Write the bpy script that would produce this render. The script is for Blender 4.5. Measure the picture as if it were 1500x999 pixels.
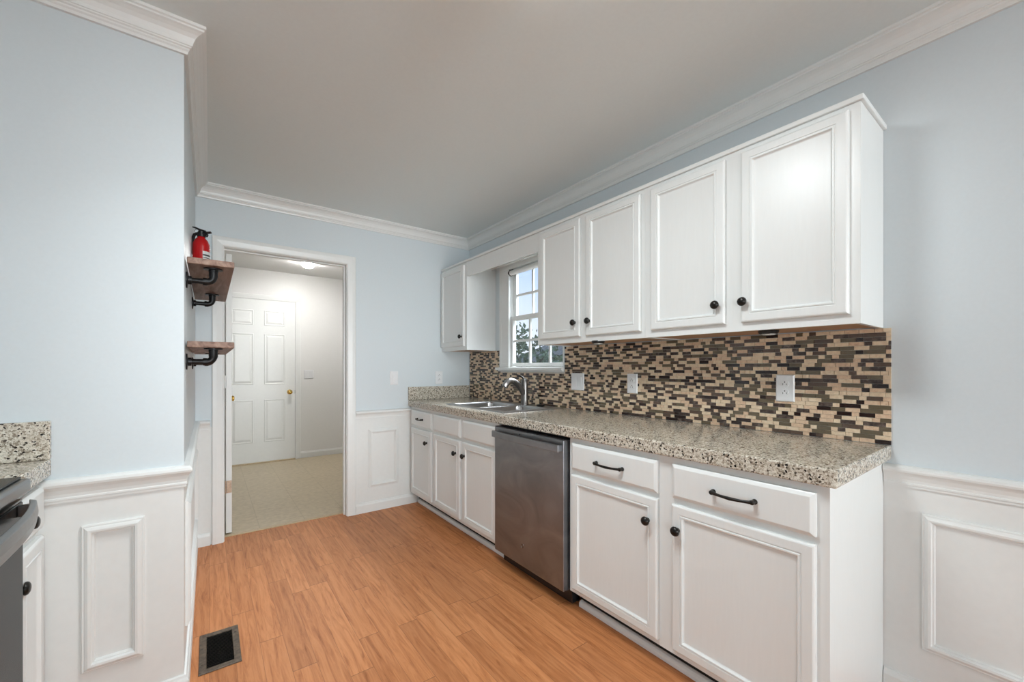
import bpy, bmesh, math, random
from mathutils import Vector, Matrix
random.seed(7)
scene = bpy.context.scene
C = scene.collection
for o in list(bpy.data.objects):
    bpy.data.objects.remove(o)

# ------------------------------------------------------------------ room figures (metres)
R, D, LW, YL = 2.041, 3.445, -0.074, 1.914      # window wall, door wall, recess wall, near-left wall
CEIL, LB, YB = 2.44, -1.04, -5.6                # ceiling, wall behind the range, wall behind the viewer
LD, YK = -3.2, 0.30                             # dining-end left wall, where the kitchen widens into it
BF, UF, CF = 1.441, 1.747, 1.415                # base cabinet face, upper cabinet face, worktop edge
CT = 0.914                                      # worktop height
LY = 6.03                                       # far wall of the laundry room

# ------------------------------------------------------------------ camera
cam_d = bpy.data.cameras.new('camera'); cam = bpy.data.objects.new('camera', cam_d); C.objects.link(cam)
cam_d.sensor_width = 36.0; cam_d.lens = 596.4 / 1500 * 36.0
cam_d.shift_y = (538.3 - 499.5) / 1500.0
cam_d.clip_start = 0.02; cam_d.clip_end = 200
cam.location = (0, 0, 1.204); cam.rotation_euler = (math.pi / 2, 0, -0.6396)
scene.camera = cam

# ------------------------------------------------------------------ world, lights, exposure
scene.view_settings.view_transform = 'Standard'; scene.view_settings.look = 'None'
scene.view_settings.gamma = 1.0; scene.view_settings.use_curve_mapping = False
scene.view_settings.exposure = 0.07
w = bpy.data.worlds.new('sky'); scene.world = w; w.use_nodes = True
nt = w.node_tree; nt.nodes.clear()
wo = nt.nodes.new('ShaderNodeOutputWorld'); wb = nt.nodes.new('ShaderNodeBackground')
tc = nt.nodes.new('ShaderNodeTexCoord'); sx = nt.nodes.new('ShaderNodeSeparateXYZ'); cr = nt.nodes.new('ShaderNodeValToRGB')
nt.links.new(tc.outputs['Generated'], sx.inputs[0]); nt.links.new(sx.outputs['Z'], cr.inputs[0])
e = cr.color_ramp.elements
e[0].position = 0.0; e[0].color = (0.86, 0.90, 0.96, 1); e[1].position = 0.26; e[1].color = (0.50, 0.69, 1.0, 1)
m_ = cr.color_ramp.elements.new(0.10); m_.color = (0.76, 0.86, 1.0, 1)
nt.links.new(cr.outputs[0], wb.inputs[0]); wb.inputs[1].default_value = 1.12
nt.links.new(wb.outputs[0], wo.inputs[0])

def area(name, loc, rot, sx_, sy_, power, col=(1, 1, 1)):
    l = bpy.data.lights.new(name, 'AREA'); l.shape = 'RECTANGLE'; l.size = sx_; l.size_y = sy_
    l.energy = power; l.color = col
    o = bpy.data.objects.new(name, l); C.objects.link(o); o.location = loc; o.rotation_euler = rot
    return o
def disk(name, loc, dia, power, col=(1, 1, 1)):
    l = bpy.data.lights.new(name, 'AREA'); l.shape = 'DISK'; l.size = dia; l.energy = power; l.color = col
    o = bpy.data.objects.new(name, l); C.objects.link(o); o.location = loc
    return o
def point(name, loc, rad, power, col=(1, 1, 1)):
    l = bpy.data.lights.new(name, 'POINT'); l.shadow_soft_size = rad; l.energy = power; l.color = col
    o = bpy.data.objects.new(name, l); C.objects.link(o); o.location = loc
    return o
POW = dict(back=17.0, left=76.0, kitchen=15.5, downfill=6.5, laundry=7.8, sink=450.0)
EMIT_K, EMIT_L = 5.0, 115.0
# added fill lights at invented, unseen openings behind and left of the viewer
lb_ = area('back_fill_light', (1.10, YB + 0.05, 1.35), (math.radians(90), 0, 0), 1.7, 1.9, POW['back'], (0.905, 0.975, 1.0)); lb_.data.spread = math.radians(44)
area('left_fill_light', (LD + 0.05, -3.8, 1.30), (math.radians(90), 0, math.radians(-90)), 2.8, 1.9, POW['left'], (0.905, 0.975, 1.0))
# daylight through the kitchen window
area('kitchen_window_daylight', (R + 1.5, 2.3, 3.4), (0, math.radians(42), 0), 1.6, 1.6, POW['sink'], (0.9, 0.96, 1.0))

# ------------------------------------------------------------------ materials
def mat(name):
    m = bpy.data.materials.new(name); m.use_nodes = True
    t = m.node_tree; b = t.nodes['Principled BSDF']
    return m, t, b
def nd(t, typ, **kw):
    n = t.nodes.new(typ)
    for k, v in kw.items():
        if k.startswith('i_'):
            n.inputs[k[2:].replace('_', ' ')].default_value = v
        else:
            setattr(n, k, v)
    return n
def ln(t, a, b): t.links.new(a, b)
def ramp(t, fac, stops, interp='LINEAR'):
    n = t.nodes.new('ShaderNodeValToRGB'); n.color_ramp.interpolation = interp
    els = n.color_ramp.elements
    while len(els) < len(stops): els.new(0.5)
    for el, (p, c) in zip(els, stops):
        el.position = p; el.color = (c[0], c[1], c[2], 1)
    ln(t, fac, n.inputs[0]); return n
def plain(name, col, rough=0.5, metal=0.0, bump=0.0, bscale=60, var=0.0, stretch=None, coat=0.0, spec=0.5):
    m, t, b = mat(name)
    b.inputs['Roughness'].default_value = rough; b.inputs['Metallic'].default_value = metal
    b.inputs['Specular IOR Level'].default_value = spec
    b.inputs['Coat Weight'].default_value = coat
    tcn = nd(t, 'ShaderNodeTexCoord'); mp = nd(t, 'ShaderNodeMapping')
    if stretch: mp.inputs['Scale'].default_value = stretch
    ln(t, tcn.outputs['Object'], mp.inputs[0])
    n = nd(t, 'ShaderNodeTexNoise', i_Scale=bscale, i_Detail=4.0); ln(t, mp.outputs[0], n.inputs['Vector'])
    k = var
    r = ramp(t, n.outputs['Fac'], [(0.3, [c * (1 - k) for c in col]), (0.7, [min(1, c * (1 + k)) for c in col])])
    ln(t, r.outputs[0], b.inputs['Base Color'])
    if bump:
        bp = nd(t, 'ShaderNodeBump', i_Strength=bump, i_Distance=0.002); ln(t, n.outputs['Fac'], bp.inputs['Height'])
        ln(t, bp.outputs[0], b.inputs['Normal'])
    return m
M = {}
M['blue'] = plain('blue_wall_paint', (0.655, 0.715, 0.745), 0.42, bump=0.05, bscale=90, var=0.01)
M['white'] = plain('white_trim_paint', (0.79, 0.80, 0.785), 0.33, bump=0.05, bscale=30, var=0.01)
M['panel'] = plain('white_wainscot_paint', (0.78, 0.79, 0.775), 0.42, bump=0.06, bscale=40, var=0.012)
M['cab'] = plain('white_cabinet_enamel', (0.785, 0.805, 0.795), 0.335, bump=0.16, bscale=30, var=0.01, stretch=(4, 4, 0.35))
M['ceil'] = plain('ceiling_paint', (0.80, 0.86, 0.86), 0.7, bump=0.08, bscale=70, var=0.01)
M['laundry'] = plain('laundry_wall_paint', (0.82, 0.82, 0.81), 0.45, bump=0.05, bscale=80, var=0.01)
M['bronze'] = plain('oil_rubbed_bronze', (0.022, 0.020, 0.018), 0.32, 0.6, bump=0.1, bscale=120, var=0.3)
M['blackpipe'] = plain('black_iron_pipe', (0.014, 0.014, 0.015), 0.38, 0.5, bump=0.15, bscale=90, var=0.3)
M['black'] = plain('black_plastic', (0.010, 0.010, 0.011), 0.35, var=0.2)
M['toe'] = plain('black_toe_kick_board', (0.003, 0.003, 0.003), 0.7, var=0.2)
M['brass'] = plain('polished_brass', (0.78, 0.50, 0.13), 0.18, 1.0, var=0.05)
M['hingebr'] = plain('worn_brass_hinge', (0.42, 0.32, 0.24), 0.4, 0.8, var=0.2)
M['steel'] = plain('brushed_stainless', (0.42, 0.415, 0.41), 0.28, 1.0, bump=0.03, bscale=300, var=0.05, stretch=(1, 0.04, 1))
M['rsteel'] = plain('range_stainless', (0.24, 0.238, 0.235), 0.30, 1.0, bump=0.03, bscale=300, var=0.05, stretch=(1, 0.04, 1))
M['chrome'] = plain('faucet_nickel', (0.20, 0.192, 0.185), 0.34, 1.0, var=0.06)
M['red'] = plain('red_extinguisher_enamel', (0.50, 0.004, 0.006), 0.25, var=0.05)
M['paper'] = plain('printed_label_paper', (0.75, 0.75, 0.74), 0.5, var=0.05)
M['ink'] = plain('printed_ink', (0.05, 0.05, 0.05), 0.6)
M['plastic'] = plain('white_device_plastic', (0.80, 0.81, 0.82), 0.3, var=0.01)
M['slot'] = plain('dark_socket_slots', (0.012, 0.012, 0.012), 0.6)
M['rawwood'] = plain('bare_birch_cabinet_underside', (0.50, 0.29, 0.16), 0.5, bump=0.1, bscale=14, var=0.25, stretch=(6, 0.8, 6))
M['thresh'] = plain('tan_threshold_strip', (0.52, 0.40, 0.25), 0.4, var=0.1)
M['grout'] = plain('pale_grout', (0.66, 0.60, 0.53), 0.85, var=0.1)
M['vent'] = plain('brown_enamel_register', (0.105, 0.078, 0.055), 0.45, 0.3, bump=0.2, bscale=80, var=0.45)
M['ductshade'] = plain('painted_duct_shade', (0.003, 0.003, 0.003), 0.9)
M['oven'] = plain('black_oven_glass', (0.012, 0.012, 0.012), 0.25, var=0.1, spec=0.16)
M['roofs'] = plain('grey_roof_shingles', (0.22, 0.21, 0.19), 0.9, var=0.3, bscale=8)
M['siding'] = plain('pale_house_siding', (0.55, 0.54, 0.50), 0.8, var=0.06)
M['lawn'] = plain('lawn', (0.10, 0.14, 0.06), 0.95, var=0.4, bscale=3)
M['bark'] = plain('tree_bark', (0.12, 0.10, 0.08), 0.9, var=0.4, bscale=12)
M['leaf'] = plain('grey_green_leaves', (0.13, 0.17, 0.10), 0.7, var=0.5, bscale=6)
M['shade'] = plain('white_roller_fabric', (0.80, 0.80, 0.78), 0.7, bump=0.1, bscale=200, var=0.02)

# black-stainless dishwasher skin with faint wiping smears
m, t, b = mat('dark_stainless'); M['dark'] = m
b.inputs['Metallic'].default_value = 1.0
tcn = nd(t, 'ShaderNodeTexCoord')
mp = nd(t, 'ShaderNodeMapping'); mp.inputs['Scale'].default_value = (1, 2.0, 3.5); mp.inputs['Rotation'].default_value = (0.5, 0, 0)
ln(t, tcn.outputs['Object'], mp.inputs[0])
n = nd(t, 'ShaderNodeTexNoise', i_Scale=1.7, i_Detail=3.0, i_Distortion=1.5); ln(t, mp.outputs[0], n.inputs['Vector'])
r = ramp(t, n.outputs['Fac'], [(0.3, (0.235, 0.245, 0.26)), (0.7, (0.335, 0.345, 0.365))]); ln(t, r.outputs[0], b.inputs['Base Color'])
r2 = nd(t, 'ShaderNodeMapRange', i_To_Min=0.34, i_To_Max=0.48); ln(t, n.outputs['Fac'], r2.inputs['Value']); ln(t, r2.outputs[0], b.inputs['Roughness'])

# granite: cream ground, taupe patches, dark specks
m, t, b = mat('speckled_granite'); M['granite'] = m
tcn = nd(t, 'ShaderNodeTexCoord')
nz = nd(t, 'ShaderNodeTexNoise', i_Scale=160.0, i_Detail=3.0); ln(t, tcn.outputs['Object'], nz.inputs['Vector'])
mx = nd(t, 'ShaderNodeVectorMath', operation='MULTIPLY_ADD'); ln(t, nz.outputs['Color'], mx.inputs[0]); mx.inputs[1].default_value = (0.003, 0.003, 0.003); ln(t, tcn.outputs['Object'], mx.inputs[2])
v1 = nd(t, 'ShaderNodeTexVoronoi', i_Scale=185.0); ln(t, mx.outputs[0], v1.inputs['Vector'])
s1 = nd(t, 'ShaderNodeSeparateColor'); ln(t, v1.outputs['Color'], s1.inputs[0])
base = ramp(t, s1.outputs[0], [(0.0, (0.022, 0.018, 0.015)), (0.05, (0.11, 0.09, 0.072)), (0.11, (0.33, 0.28, 0.22)), (0.27, (0.53, 0.475, 0.39)), (0.5, (0.66, 0.61, 0.52)), (0.8, (0.72, 0.68, 0.595))], 'CONSTANT')
v2 = nd(t, 'ShaderNodeTexVoronoi', i_Scale=380.0); ln(t, mx.outputs[0], v2.inputs['Vector'])
s2 = nd(t, 'ShaderNodeSeparateColor'); ln(t, v2.outputs['Color'], s2.inputs[0])
fine = ramp(t, s2.outputs[1], [(0.0, (0.42, 0.39, 0.35)), (0.09, (0.85, 0.84, 0.82)), (0.5, (1, 1, 1))], 'CONSTANT')
mm = nd(t, 'ShaderNodeMix', data_type='RGBA', blend_type='MULTIPLY'); mm.inputs['Factor'].default_value = 1.0
ln(t, base.outputs[0], mm.inputs['A']); ln(t, fine.outputs[0], mm.inputs['B'])
ln(t, mm.outputs['Result'], b.inputs['Base Color']); b.inputs['Roughness'].default_value = 0.14

# mosaic stones
def stone(name, cols, rough, scale=40, thr=0.5):
    m, t, b = mat(name); tcn = nd(t, 'ShaderNodeTexCoord')
    n = nd(t, 'ShaderNodeTexNoise', i_Scale=float(scale), i_Detail=5.0, i_Roughness=0.65, i_Distortion=0.6); ln(t, tcn.outputs['Object'], n.inputs['Vector'])
    k = len(cols); r = ramp(t, n.outputs['Fac'], [(0.3 + 0.4 * i / (k - 1), c) for i, c in enumerate(cols)])
    ln(t, r.outputs[0], b.inputs['Base Color']); b.inputs['Roughness'].default_value = rough
    return m
TILES = [stone('cream_travertine', [(0.62, 0.46, 0.31), (0.74, 0.585, 0.41), (0.80, 0.66, 0.49)], 0.45, 70),
         stone('pink_beige_travertine', [(0.54, 0.36, 0.24), (0.68, 0.49, 0.335), (0.74, 0.57, 0.41)], 0.45, 90),
         stone('emperador_marble', [(0.035, 0.024, 0.020), (0.065, 0.045, 0.038), (0.20, 0.155, 0.125)], 0.2, 45),
         stone('espresso_glass', [(0.022, 0.013, 0.012), (0.034, 0.021, 0.018)], 0.07, 20),
         stone('olive_taupe_glass', [(0.125, 0.098, 0.062), (0.155, 0.124, 0.080)], 0.10, 20),
         stone('umber_glass', [(0.095, 0.062, 0.046), (0.12, 0.082, 0.060)], 0.10, 20)]

# walnut stained shelf boards
m, t, b = mat('walnut_stained_pine'); M['walnut'] = m
tcn = nd(t, 'ShaderNodeTexCoord'); mp = nd(t, 'ShaderNodeMapping'); mp.inputs['Scale'].default_value = (22, 2.2, 22); ln(t, tcn.outputs['Object'], mp.inputs[0])
n = nd(t, 'ShaderNodeTexNoise', i_Scale=1.6, i_Detail=6.0, i_Distortion=1.0); ln(t, mp.outputs[0], n.inputs['Vector'])
r = ramp(t, n.outputs['Fac'], [(0.3, (0.11, 0.055, 0.038)), (0.5, (0.25, 0.15, 0.11)), (0.7, (0.37, 0.25, 0.19))]); ln(t, r.outputs[0], b.inputs['Base Color'])
b.inputs['Roughness'].default_value = 0.55

# laminate floor: narrow strips running towards the door wall
m, t, b = mat('honey_oak_laminate'); M['floor'] = m
tcn = nd(t, 'ShaderNodeTexCoord'); sp = nd(t, 'ShaderNodeSeparateXYZ'); ln(t, tcn.outputs['Object'], sp.inputs[0])
def mth(op, a, b_=None):
    n = t.nodes.new('ShaderNodeMath'); n.operation = op
    for i, x in enumerate([a, b_]):
        if x is None: continue
        if isinstance(x, (int, float)): n.inputs[i].default_value = x
        else: ln(t, x, n.inputs[i])
    return n.outputs[0]
xs = mth('DIVIDE', sp.outputs['X'], 0.0885); strip = mth('FLOOR', xs); fx = mth('FRACT', xs)
wn = nd(t, 'ShaderNodeTexWhiteNoise', noise_dimensions='1D'); ln(t, strip, wn.inputs['W'])
ys = mth('ADD', mth('DIVIDE', sp.outputs['Y'], 0.82), mth('MULTIPLY', wn.outputs['Value'], 7.3)); idx = mth('FLOOR', ys); fy = mth('FRACT', ys)
cb = nd(t, 'ShaderNodeCombineXYZ'); ln(t, strip, cb.inputs[0]); ln(t, idx, cb.inputs[1])
wn2 = nd(t, 'ShaderNodeTexWhiteNoise', noise_dimensions='2D'); ln(t, cb.outputs[0], wn2.inputs['Vector']); rnd = wn2.outputs['Value']
cg = nd(t, 'ShaderNodeCombineXYZ')
ln(t, mth('ADD', mth('MULTIPLY', sp.outputs['X'], 46), mth('MULTIPLY', rnd, 40)), cg.inputs[0])
ln(t, mth('ADD', mth('MULTIPLY', sp.outputs['Y'], 3.6), mth('MULTIPLY', rnd, 17)), cg.inputs[1]); ln(t, rnd, cg.inputs[2])
g1 = nd(t, 'ShaderNodeTexNoise', i_Scale=1.0, i_Detail=7.0, i_Roughness=0.66, i_Distortion=1.1); ln(t, cg.outputs[0], g1.inputs['Vector'])
wv = nd(t, 'ShaderNodeTexWave', i_Scale=0.16, i_Distortion=11.0, i_Detail=3.0, i_Detail_Scale=0.45); wv.bands_direction = 'X'; ln(t, cg.outputs[0], wv.inputs['Vector'])
gmix = mth('ADD', mth('MULTIPLY', g1.outputs['Fac'], 0.88), mth('MULTIPLY', wv.outputs['Fac'], 0.07))
rc = ramp(t, gmix, [(0.28, (0.33, 0.110, 0.036)), (0.40, (0.49, 0.188, 0.068)), (0.52, (0.59, 0.243, 0.096)), (0.72, (0.66, 0.297, 0.130))])
tone = ramp(t, rnd, [(0.0, (0.86, 0.84, 0.82)), (0.5, (0.98, 0.97, 0.96)), (1.0, (1.08, 1.10, 1.12))])
mm = nd(t, 'ShaderNodeMix', data_type='RGBA', blend_type='MULTIPLY'); mm.inputs['Factor'].default_value = 1.0
ln(t, rc.outputs[0], mm.inputs['A']); ln(t, tone.outputs[0], mm.inputs['B'])
line = mth('MAXIMUM', mth('MULTIPLY', mth('LESS_THAN', fx, 0.020), 0.40), mth('MULTIPLY', mth('LESS_THAN', fy, 0.0032), 0.7))
mm2 = nd(t, 'ShaderNodeMix', data_type='RGBA'); ln(t, line, mm2.inputs['Factor']); ln(t, mm.outputs['Result'], mm2.inputs['A']); mm2.inputs['B'].default_value = (0.10, 0.045, 0.02, 1)
ln(t, mm2.outputs['Result'], b.inputs['Base Color'])
b.inputs['Roughness'].default_value = 0.44; b.inputs['Specular IOR Level'].default_value = 0.28
bp = nd(t, 'ShaderNodeBump', i_Strength=0.12, i_Distance=0.001); ln(t, gmix, bp.inputs['Height']); ln(t, bp.outputs[0], b.inputs['Normal'])

# laundry vinyl tile
m, t, b = mat('beige_vinyl_tile'); M['vinyl'] = m
tcn = nd(t, 'ShaderNodeTexCoord')
br = nd(t, 'ShaderNodeTexBrick', i_Scale=1.0); br.offset = 0.0
br.inputs['Brick Width'].default_value = 0.305; br.inputs['Row Height'].default_value = 0.305; br.inputs['Mortar Size'].default_value = 0.003
br.inputs['Color1'].default_value = (0.53, 0.44, 0.30, 1); br.inputs['Color2'].default_value = (0.55, 0.46, 0.32, 1); br.inputs['Mortar'].default_value = (0.46, 0.38, 0.25, 1)
ln(t, tcn.outputs['Object'], br.inputs['Vector'])
n = nd(t, 'ShaderNodeTexNoise', i_Scale=26.0, i_Detail=6.0); ln(t, tcn.outputs['Object'], n.inputs['Vector'])
r = ramp(t, n.outputs['Fac'], [(0.3, (0.84, 0.82, 0.80)), (0.7, (1.05, 1.05, 1.06))])
mm = nd(t, 'ShaderNodeMix', data_type='RGBA', blend_type='MULTIPLY'); mm.inputs['Factor'].default_value = 1.0
ln(t, br.outputs['Color'], mm.inputs['A']); ln(t, r.outputs[0], mm.inputs['B']); ln(t, mm.outputs['Result'], b.inputs['Base Color'])
b.inputs['Roughness'].default_value = 0.35

# window pane
m, t, b = mat('window_glass'); M['glass'] = m
tr = nd(t, 'ShaderNodeBsdfTransparent'); gl = nd(t, 'ShaderNodeBsdfGlossy'); gl.inputs['Roughness'].default_value = 0.02
ms = nd(t, 'ShaderNodeMixShader'); ms.inputs[0].default_value = 0.05
ln(t, tr.outputs[0], ms.inputs[1]); ln(t, gl.outputs[0], ms.inputs[2]); ln(t, ms.outputs[0], t.nodes['Material Output'].inputs[0])
# lit lamp glass
def lampglass(name, strength):
    m, t, b = mat(name); b.inputs['Base Color'].default_value = (0.9, 0.9, 0.88, 1)
    b.inputs['Emission Color'].default_value = (1, 0.98, 0.95, 1); b.inputs['Emission Strength'].default_value = strength
    return m
M['lampk'] = lampglass('lit_kitchen_lamp_glass', EMIT_K)
M['lampl'] = lampglass('lit_laundry_lamp_glass', EMIT_L)
M['lens'] = plain('frosted_lens', (0.7, 0.7, 0.68), 0.3)

# ------------------------------------------------------------------ mesh helpers
class Frame:
    """local a (right), b (up), c (out of the surface) -> world"""
    def __init__(s, o, u, v, n):
        s.o, s.u, s.v, s.n = Vector(o), Vector(u), Vector(v), Vector(n)
    def __call__(s, a, b, c): return s.o + s.u * a + s.v * b + s.n * c
WORLD = Frame((0, 0, 0), (1, 0, 0), (0, 1, 0), (0, 0, 1))
def faceR(x): return Frame((x, 0, 0), (0, -1, 0), (0, 0, 1), (-1, 0, 0))     # faces -X ; a = -Y
def faceF(y): return Frame((0, y, 0), (1, 0, 0), (0, 0, 1), (0, -1, 0))      # faces -Y ; a = X
def faceL(x): return Frame((x, 0, 0), (0, 1, 0), (0, 0, 1), (1, 0, 0))       # faces +X ; a = Y

class MB:
    def __init__(s, frame=WORLD): s.v, s.f, s.m, s.fr = [], [], [], frame
    def pt(s, a, b, c): s.v.append(s.fr(a, b, c)); return len(s.v) - 1
    def face(s, idx, mi=0): s.f.append(idx); s.m.append(mi)
    def box(s, a0, a1, b0, b1, c0, c1, mi=0):
        i = [s.pt(a, b, c) for c in (c0, c1) for b in (b0, b1) for a in (a0, a1)]
        for q in ((0, 2, 3, 1), (4, 5, 7, 6), (0, 1, 5, 4), (2, 6, 7, 3), (0, 4, 6, 2), (1, 3, 7, 5)):
            s.face([i[k] for k in q], mi)
        return s
    def rings(s, a0, a1, b0, b1, prof, fill=True, back=True, mi=0, mi_fill=None):
        """concentric rectangles: prof = [(inset, height)...]"""
        R_ = []
        for ins, h in prof:
            R_.append([s.pt(a0 + ins, b0 + ins, h), s.pt(a1 - ins, b0 + ins, h), s.pt(a1 - ins, b1 - ins, h), s.pt(a0 + ins, b1 - ins, h)])
        for p, q in zip(R_, R_[1:]):
            for k in range(4): s.face([p[k], p[(k + 1) % 4], q[(k + 1) % 4], q[k]], mi)
        if fill: s.face(R_[-1], mi if mi_fill is None else mi_fill)
        if back and fill: s.face(R_[0][::-1], mi)
        return s
    def lathe(s, prof, a=0, b=0, c=0, axis='c', n=20, mi=0):
        """prof = [(r, h)...] round a local axis through (a,b,c)"""
        rows = []
        for r, h in prof:
            row = []
            for k in range(n):
                x, y = r * math.cos(2 * math.pi * k / n), r * math.sin(2 * math.pi * k / n)
                p = {'c': (a + x, b + y, c + h), 'b': (a + x, b + h, c - y), 'a': (a + h, b + x, c + y)}[axis]
                row.append(s.pt(*p))
            rows.append(row)
        for p, q in zip(rows, rows[1:]):
            for k in range(n): s.face([p[k], p[(k + 1) % n], q[(k + 1) % n], q[k]], mi)
        s.face(rows[0][::-1], mi); s.face(rows[-1], mi)
        return s
    def tube(s, pts, rad, n=12, mi=0, flat=1.0):
        pts = [Vector(p) for p in pts]; rows = []
        rads = rad if isinstance(rad, (list, tuple)) else [rad] * len(pts)
        up = Vector((0.13, 0.21, 0.97)).normalized(); 
        for i, p in enumerate(pts):
            d = (pts[min(i + 1, len(pts) - 1)] - pts[max(i - 1, 0)]).normalized()
            x = d.cross(up).normalized()
            y = x.cross(d); up = y
            rows.append([s.pt(*(p + x * rads[i] * math.cos(2 * math.pi * k / n) + y * rads[i] * flat * math.sin(2 * math.pi * k / n))) for k in range(n)])
        for p, q in zip(rows, rows[1:]):
            for k in range(n): s.face([p[k], p[(k + 1) % n], q[(k + 1) % n], q[k]], mi)
        s.face(rows[0][::-1], mi); s.face(rows[-1], mi)
        return s
    def prism(s, poly, c0, c1, mi=0):
        """poly in local (a,b), extruded along c"""
        lo = [s.pt(a, b, c0) for a, b in poly]; hi = [s.pt(a, b, c1) for a, b in poly]; k = len(poly)
        for i in range(k): s.face([lo[i], lo[(i + 1) % k], hi[(i + 1) % k], hi[i]], mi)
        s.face(lo[::-1], mi); s.face(hi, mi); return s
    def build(s, name, mats, parent=None, bevel=0.0, smooth=False, fixn=True, seg=2):
        off = parent_loc(parent)
        me = bpy.data.meshes.new(name); me.from_pydata([v - off for v in s.v], [], s.f)
        for m_ in (mats if isinstance(mats, (list, tuple)) else [mats]): me.materials.append(m_)
        for p, k in zip(me.polygons, s.m): p.material_index = k
        if fixn:
            bm = bmesh.new(); bm.from_mesh(me); bmesh.ops.recalc_face_normals(bm, faces=bm.faces[:]); bm.to_mesh(me); bm.free()
        if smooth:
            me.polygons.foreach_set('use_smooth', [True] * len(me.polygons)); me.set_sharp_from_angle(angle=math.radians(40))
        o = bpy.data.objects.new(name, me); C.objects.link(o)
        if parent: o.parent = parent
        if bevel:
            md = o.modifiers.new('bevel', 'BEVEL'); md.width = bevel; md.segments = seg; md.limit_method = 'ANGLE'; md.angle_limit = math.radians(50)
        return o
def parent_loc(p):
    v = Vector((0, 0, 0))
    while p is not None: v = v + p.location; p = p.parent
    return v
def tag(o, label, cat, group=None):
    o['label'] = label; o['category'] = cat
    if group: o['group'] = group
    return o
def thing(name, loc, label, cat, group=None):
    o = bpy.data.objects.new(name, None); C.objects.link(o); o.location = loc; o.empty_display_size = 0.05
    return tag(o, label, cat, group)
def struct(o): o['kind'] = 'structure'; return o
TRIM = [0]
def trim_name(): TRIM[0] += 1; return 'trim_%d' % TRIM[0]
def sweep(name, P, Q, mP, mQ, prof, m):
    """moulding along a wall from P to Q (plan points); prof = [(out, z)...], mitre vectors mP mQ"""
    b_ = MB(); ra = [b_.pt(P[0] + mP[0] * d, P[1] + mP[1] * d, z) for d, z in prof]; rb = [b_.pt(Q[0] + mQ[0] * d, Q[1] + mQ[1] * d, z) for d, z in prof]
    k = len(prof)
    for i in range(k): b_.face([ra[i], ra[(i + 1) % k], rb[(i + 1) % k], rb[i]])
    b_.face(ra[::-1]); b_.face(rb)
    return struct(b_.build(name, m))
def casing(name, fr, a0, a1, b1, wd, m, legs=(True, True), b0=0.0, th=0.018):
    """door/window casing round an opening a0..a1, up to b1; wd wide, mitred"""
    prof = [(0, 0), (0, th * 0.55), (wd * 0.12, th * 0.75), (wd * 0.25, th * 0.8), (wd * 0.6, th), (wd * 0.92, th), (wd, th * 0.8), (wd, 0)]
    b_ = MB(fr); k = len(prof); path = []
    if legs[0]: path += [(a0, b0, -1, 0), (a0, b1, -1, 1)]
    else: path += [(a0, b1, 0, 1)]
    if legs[1]: path += [(a1, b1, 1, 1), (a1, b0, 1, 0)]
    else: path += [(a1, b1, 0, 1)]
    rows = [[b_.pt(a + s_ * d, b + q_ * d, h) for d, h in prof] for a, b, s_, q_ in path]
    for p, q in zip(rows, rows[1:]):
        for i in range(k): b_.face([p[i], p[(i + 1) % k], q[(i + 1) % k], q[i]])
    b_.face(rows[0][::-1]); b_.face(rows[-1])
    return struct(b_.build(name, m))

# ------------------------------------------------------------------ room shell
SPLIT = 0.80       # blue above, white below; the chair rail covers the line
struct(MB().box(LD - 0.12, R + 0.12, YB - 0.12, 3.545, -0.06, 0.0).build('floor', M['floor']))
struct(MB().box(-0.75, R + 0.12, 3.545, LY + 0.1, -0.06, -0.001).build('floor_laundry', M['vinyl']))
struct(MB().box(LD - 0.12, R + 0.12, YB - 0.12, D + 0.12, CEIL, CEIL + 0.1).build('ceiling', M['ceil']))
struct(MB().box(-0.75, R + 0.12, D + 0.12, LY + 0.12, CEIL, CEIL + 0.1).build('ceiling_laundry', M['laundry']))
WY0, WY1, WZ0, WZ1 = 2.122, 2.785, 1.205, 2.045
bR = MB(); WT = 0.072
for y0, y1, z0, z1 in ((YB, D + 0.12, 0, SPLIT), (YB, D + 0.12, SPLIT, WZ0), (YB, WY0, WZ0, CEIL), (WY1, D + 0.12, WZ0, CEIL), (WY0, WY1, WZ1, CEIL)):
    bR.box(R, R + WT, y0, y1, z0, z1, 0 if z0 < 0.1 else 1)
struct(bR.build('wall_right', [M['panel'], M['blue']], fixn=False))
DX0, DX1, DZ = 0.085, 0.892, 2.036
bF = MB()
for x0, x1, z0, z1 in ((-0.75, DX0 - 0.014, 0, SPLIT), (-0.75, DX0 - 0.014, SPLIT, CEIL), (DX1 + 0.014, R, 0, SPLIT), (DX1 + 0.014, R, SPLIT, CEIL), (DX0 - 0.014, DX1 + 0.014, DZ + 0.014, CEIL)):
    bF.box(x0, x1, D, D + 0.12, z0, z1, 0 if z0 < 0.1 else 1)
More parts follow.
